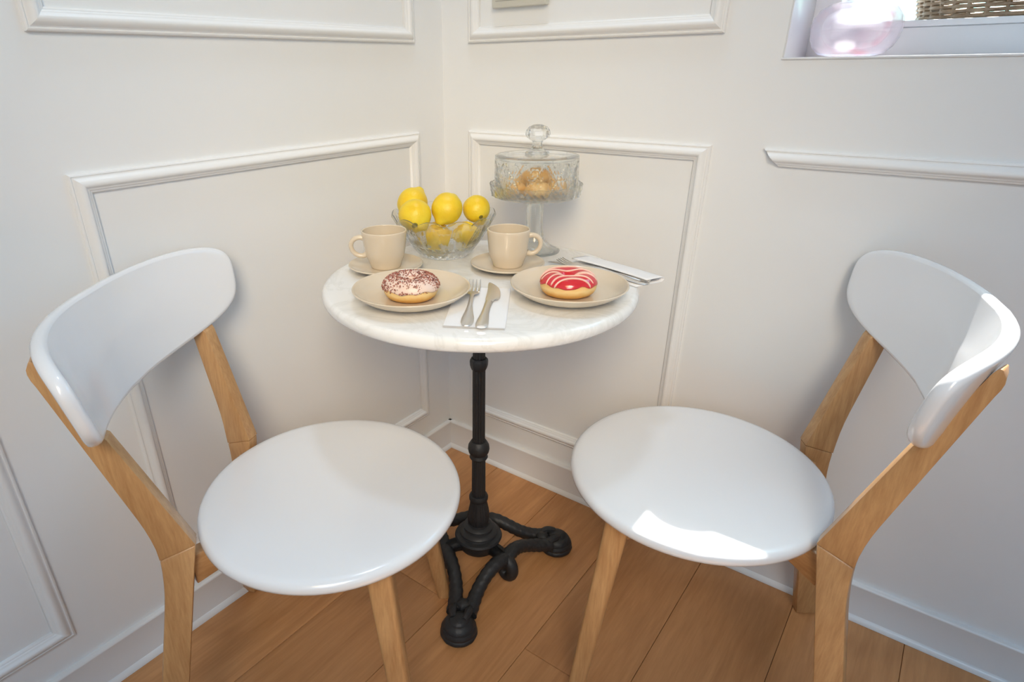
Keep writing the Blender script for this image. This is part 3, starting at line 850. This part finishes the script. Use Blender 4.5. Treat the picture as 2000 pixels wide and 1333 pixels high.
o = obj('fruit_bowl', bowl(), M_GLASS, None, (BX, BY, TZ+0.0004), smooth=30)
tag(o, 'scalloped cut glass bowl full of lemons at the back left of the table', 'bowl')
def lemon(x, y, z, r, L, axis, label, scar=True, seed=0):
    """axis: direction of the pointed tip"""
    b = bmesh.new(); rnd = random.Random(seed); prof = []
    n = 26
    for k in range(n+1):
        t = PI*k/n; zz = -math.cos(t); rr = math.sin(t)**0.92
        prof.append([r*rr, L*zz*0.86])
    prof[0][0] = prof[-1][0] = 0
    out = []
    for rr, zz in prof: out.append((rr, zz))
    # nipple at the tip and a short neck at the stem end
    ip = [(rr, zz) for rr, zz in out if not (zz > 0 and rr < 0.40*r) and not (zz < 0 and rr < 0.30*r)]
    ip = [(0, -L*0.90), (0.10*r, -L*0.905), (0.22*r, -L*0.895)]+ip+[(0.30*r, L*0.895), (0.24*r, L*0.955), (0.17*r, L*1.0), (0.08*r, L*1.02), (0, L*1.025)]
    ph = rnd.uniform(0, 6)
    lathe(b, ip, 40, lambda a, i, q, h: (q*(1+0.018*math.sin(3*a+ph)+0.012*math.sin(5*a+h*60)), h))
    o = obj('lemon', b, M_LEMON, None, (x, y, z), smooth=70)
    o.rotation_euler = Vector(axis).normalized().to_track_quat('Z', 'Y').to_euler()
    tag(o, label, 'lemon', 'lemons in the glass bowl')
    if scar:
        b = bmesh.new(); lathe(b, [(0, -L*0.902), (0.13*r, -L*0.905), (0.17*r, -L*0.895), (0.12*r, -L*0.93), (0.05*r, -L*0.925), (0, -L*0.92)], 10)
        obj('stem_scar', b, M_STEM, o, smooth=0)
    return o
cam = Vector((1.0688, -1.2925, 1.0945)); C0 = Vector((BX, BY, 0.83)); tv = (cam-C0).normalized()
rt = Vector((0.784, 0.621, 0)); upv = rt.cross(-tv).normalized(); upv = -upv if upv.z < 0 else upv
def ax(r_, u_, t_): return rt*r_+upv*u_+tv*t_
lemon(0.2165, -0.3600, 0.8225, 0.0335, 0.0375, -ax(0.02, -0.50, 0.80), 'lemon at the front left with its dark stem end facing forward', True, 1)
lemon(0.1640, -0.3090, 0.8330, 0.0320, 0.0385, ax(0.50, 0.85, -0.25), 'lemon at the back left, behind the stem-end lemon, tip pointing up', False, 2)
lemon(0.2550, -0.3040, 0.8320, 0.0315, 0.0375, ax(-0.52, -0.80, 0.35), 'lemon at the top centre of the pile, tilted to the right', False, 3)
lemon(0.2820, -0.2385, 0.8235, 0.0288, 0.0330, -ax(0.28, -0.55, 0.78), 'lemon at the far right of the pile, small round with greenish stem mark', True, 4)
lemon(0.2310, -0.3120, 0.7722, 0.0305, 0.0335, ax(-0.95, 0.10, 0.30), 'lemon low in the bowl centre, seen through the front glass', False, 5)
lemon(0.2860, -0.2820, 0.7790, 0.0255, 0.0310, ax(0.85, 0.35, 0.25), 'lemon low at the right in the bowl, its tip pointing right, behind the glass', False, 6)

# ------------------------------------------------------------ cut glass cake stand
SX, SY = 0.3745, -0.1535
stand = empty('cake_stand', (SX, SY, TZ+0.0004)); tag(stand, 'footed cut glass cake stand with domed lid at the back of the table', 'cake stand')
def cut(q, a, n=12):
    """diamond cutting depth for q in 0..1 up the wall"""
    u = a*n/(2*PI); v = q
    d1 = abs(((u+v) % 1)-0.5)*2; d2 = abs(((u-v) % 1)-0.5)*2
    big = max(0.0, 1-min(d1, d2)/0.13)
    u2, v2_ = u*6, v*6
    small = abs(math.sin(PI*u2))*abs(math.sin(PI*v2_))
    tri = ((u+0.5) % 1); centre = abs(tri-0.5)+abs(v-0.5) < 0.42
    return 0.0024*big+(0.0017*small if centre else 0.00035*abs(math.sin(PI*u2*2)))
def wall_ring(b, r0, r1, z0, z1, th, seg, K, depth, top_f=None, bottom=None):
    rows = []
    for k in range(K+1):
        q = k/K; row = []
        for s in range(seg):
            a = 2*PI*s/seg; r = r0+(r1-r0)*q-depth(q, a); z = z0+(z1-z0)*q+(top_f(a)*q**4 if top_f else 0)
            row.append(Vector((r*math.cos(a), r*math.sin(a), z)))
        rows.append(row)
    for k in range(K, -1, -K//2 if K > 1 else -1):
        q = k/K; row = []
        for s in range(seg):
            a = 2*PI*s/seg; r = r0+(r1-r0)*q-th; z = z0+(z1-z0)*q+(top_f(a)*q**4 if top_f else 0)
            row.append(Vector((r*math.cos(a), r*math.sin(a), z)))
        rows.append(row)
    return rows
Z = lambda z: z-TZ-0.0004
# pedestal (hollow flared foot)
b = bmesh.new()
po = [(0.0240, 0.848), (0.0235, 0.842), (0.0190, 0.840), (0.0185, 0.832), (0.0182, 0.81), (0.0182, 0.79), (0.0190, 0.775), (0.0225, 0.760), (0.0300, 0.748), (0.0415, 0.739), (0.0530, 0.7345), (0.0575, 0.7325), (0.0580, 0.7308), (0.0560, 0.7304)]
pi_ = [(0.0500, 0.7312), (0.0400, 0.7350), (0.0280, 0.7430), (0.0200, 0.754), (0.0150, 0.770), (0.0135, 0.79), (0.0135, 0.825), (0.0100, 0.834), (0, 0.836)]
lathe(b, [(0, Z(0.848))]+[(r, Z(z)) for r, z in po+pi_], 72, lambda a, i, r, z: (r*(1+0.012*math.cos(8*a)), z))
obj('pedestal', b, M_GLASS, stand, smooth=50)
# plate of the stand
b = bmesh.new(); seg = 240
dp = lambda q, a: 0.0022*abs(math.sin(12*a))*(1-q*0.6)+0.0010*abs(math.sin(24*a+6*q))
rows = wall_ring(b, 0.0945, 0.0985, Z(0.8510), Z(0.8735), 0.0045, seg, 14, dp, lambda a: 0.0018*abs(math.sin(12*a)))
fl = [[Vector((r*math.cos(2*PI*s/seg), r*math.sin(2*PI*s/seg), Z(z))) for s in range(seg)] for r, z in ((0.084, 0.8540), (0.04, 0.8540), (0.002, 0.8540), (0.002, 0.8482), (0.05, 0.8482), (0.088, 0.8487))]
grid(b, rows+fl, close_u=True, close_v=True)
bmesh.ops.recalc_face_normals(b, faces=b.faces[:])
obj('stand_plate', b, M_GLASS, stand, smooth=30)
# lid
b = bmesh.new(); seg = 288
rows = wall_ring(b, 0.0875, 0.0868, Z(0.8560), Z(0.9270), 0.0042, seg, 48, lambda q, a: cut(q, a) if 0.04 < q < 0.93 else 0)
top = [[Vector((r*math.cos(2*PI*s/seg), r*math.sin(2*PI*s/seg), Z(z))) for s in range(seg)] for r, z in ((0.080, 0.9235), (0.03, 0.9245), (0.002, 0.9245), (0.002, 0.9325), (0.03, 0.9325), (0.070, 0.9322), (0.083, 0.9318), (0.0868, 0.9300))]
outer, inner = rows[:49], rows[49:]
order = outer[::-1]+[inner[-1], inner[-2], inner[0]]+top
grid(b, order, close_u=True, close_v=True)
bmesh.ops.recalc_face_normals(b, faces=b.faces[:])
lid = obj('lid', b, M_GLASS, stand, smooth=30)
b = bmesh.new()
kp = [(0, 0.9327), (0.0240, 0.9327), (0.0255, 0.9350), (0.0225, 0.9385), (0.0150, 0.9400), (0.0125, 0.9440), (0.0105, 0.9490), (0.0100, 0.9560), (0.0115, 0.9590), (0.0165, 0.9610),
      (0.0225, 0.9655), (0.0255, 0.9710), (0.0240, 0.9785), (0.0190, 0.9850), (0.0105, 0.9890), (0, 0.9903)]
lathe(b, [(r, Z(z)) for r, z in kp], 10)
obj('knob', b, M_GLASS, lid, smooth=12)
# pastries under the lid
def croissant(x, y, z, rot, s=1.0):
    b = bmesh.new(); n = 22; pts = []; rads = []
    for k in range(n+1):
        t = k/n; a = -1.15+2.3*t
        pts.append((0.030*s*math.sin(a), 0.030*s*(math.cos(a)-0.75), 0.0135*s+0.004*s*math.sin(PI*t)))
        rads.append(s*(0.004+0.0125*math.sin(PI*t)**0.8)*(1+0.10*abs(math.sin(PI*t*6))))
    tube(b, pts, rads, 14)
    o = obj('pastry', b, M_PASTRY, None, (x, y, z), smooth=60); o.rotation_euler = (0, 0, rot)
    return tag(o, 'golden baked pastry lying on the glass plate under the dome', 'pastry', 'pastries under the glass dome')
zp = 0.8560
for k in range(5):
    a = 2*PI*k/5-0.9; croissant(SX+0.044*math.cos(a), SY+0.044*math.sin(a), zp, a-PI/2+0.2, 0.84)
top_p = croissant(SX+0.002, SY-0.004, zp+0.019, RT+PI, 0.95)
top_p['label'] = 'golden pastry resting on top of the others inside the glass dome'

# ------------------------------------------------------------ vase and basket in the window
b = bmesh.new()
vo = [(0, 0.0005), (0.036, 0.0005), (0.051, 0.004), (0.0615, 0.014), (0.0680, 0.029), (0.0702, 0.045), (0.0680, 0.060), (0.0590, 0.073), (0.0450, 0.081), (0.0300, 0.085), (0.0200, 0.089), (0.0180, 0.095), (0.0200, 0.101), (0.0240, 0.104)]
vi = [(r-0.0028, z+(0.0015 if z < 0.08 else -0.001)) for r, z in vo[::-1] if r > 0.004][:-1]+[(0.028, 0.0035), (0, 0.0035)]
lathe(b, [(r, z) for r, z in vo]+vi, 64, lambda a, i, r, z: (r*(1+0.012*math.sin(3*a+z*30)), z))
o = obj('glass_vase', b, M_VASE, None, (0.8617, 0.083, WZ0+0.0035), smooth=60)
tag(o, 'round pink tinted glass vase standing on the window sill', 'vase')
bk = empty('wicker_basket', (1.158, 0.262, 1.1622)); tag(bk, 'brown wicker basket on the window ledge, cut off by the top of the photo', 'basket')
def oval(a, z, d=0.0):
    q = z/0.15; A, B = 0.222+0.03*q+d, 0.070+0.012*q+d
    return Vector((A*math.copysign(abs(math.cos(a))**0.8, math.cos(a)), B*math.copysign(abs(math.sin(a))**0.8, math.sin(a)), z))
for row in range(20):
    b = bmesh.new(); pts = [oval(2*PI*k/180, 0.005+row*0.0072, 0.0028*math.cos(22*2*PI*k/180+PI*(row % 2))) for k in range(180)]
    tube(b, pts, 0.0036, 6, closed=True); obj('woven_strand', b, M_WICK, bk, smooth=70)
for k in range(44):
    b = bmesh.new(); a = 2*PI*(k+0.5)/44; tube(b, [oval(a, 0.002), oval(a, 0.07), oval(a, 0.148)], 0.0032, 6)
    obj('stake', b, M_WICK, bk, smooth=70)
b = bmesh.new()
tube(b, [oval(2*PI*k/120, 0.150) for k in range(120)], 0.008, 10, f=None, closed=True); obj('basket_rim', b, M_WICK, bk, smooth=70)
b = bmesh.new(); vs = [b.verts.new(oval(2*PI*k/80, 0.0, -0.004)+Vector((0, 0, 0.001))) for k in range(80)]; vt = [b.verts.new(oval(2*PI*k/80, 0.004, -0.004)) for k in range(80)]
b.faces.new(vs[::-1]); b.faces.new(vt)
for k in range(80): b.faces.new((vs[k], vs[(k+1) % 80], vt[(k+1) % 80], vt[k]))
obj('basket_base', b, M_WICK, bk, smooth=30)
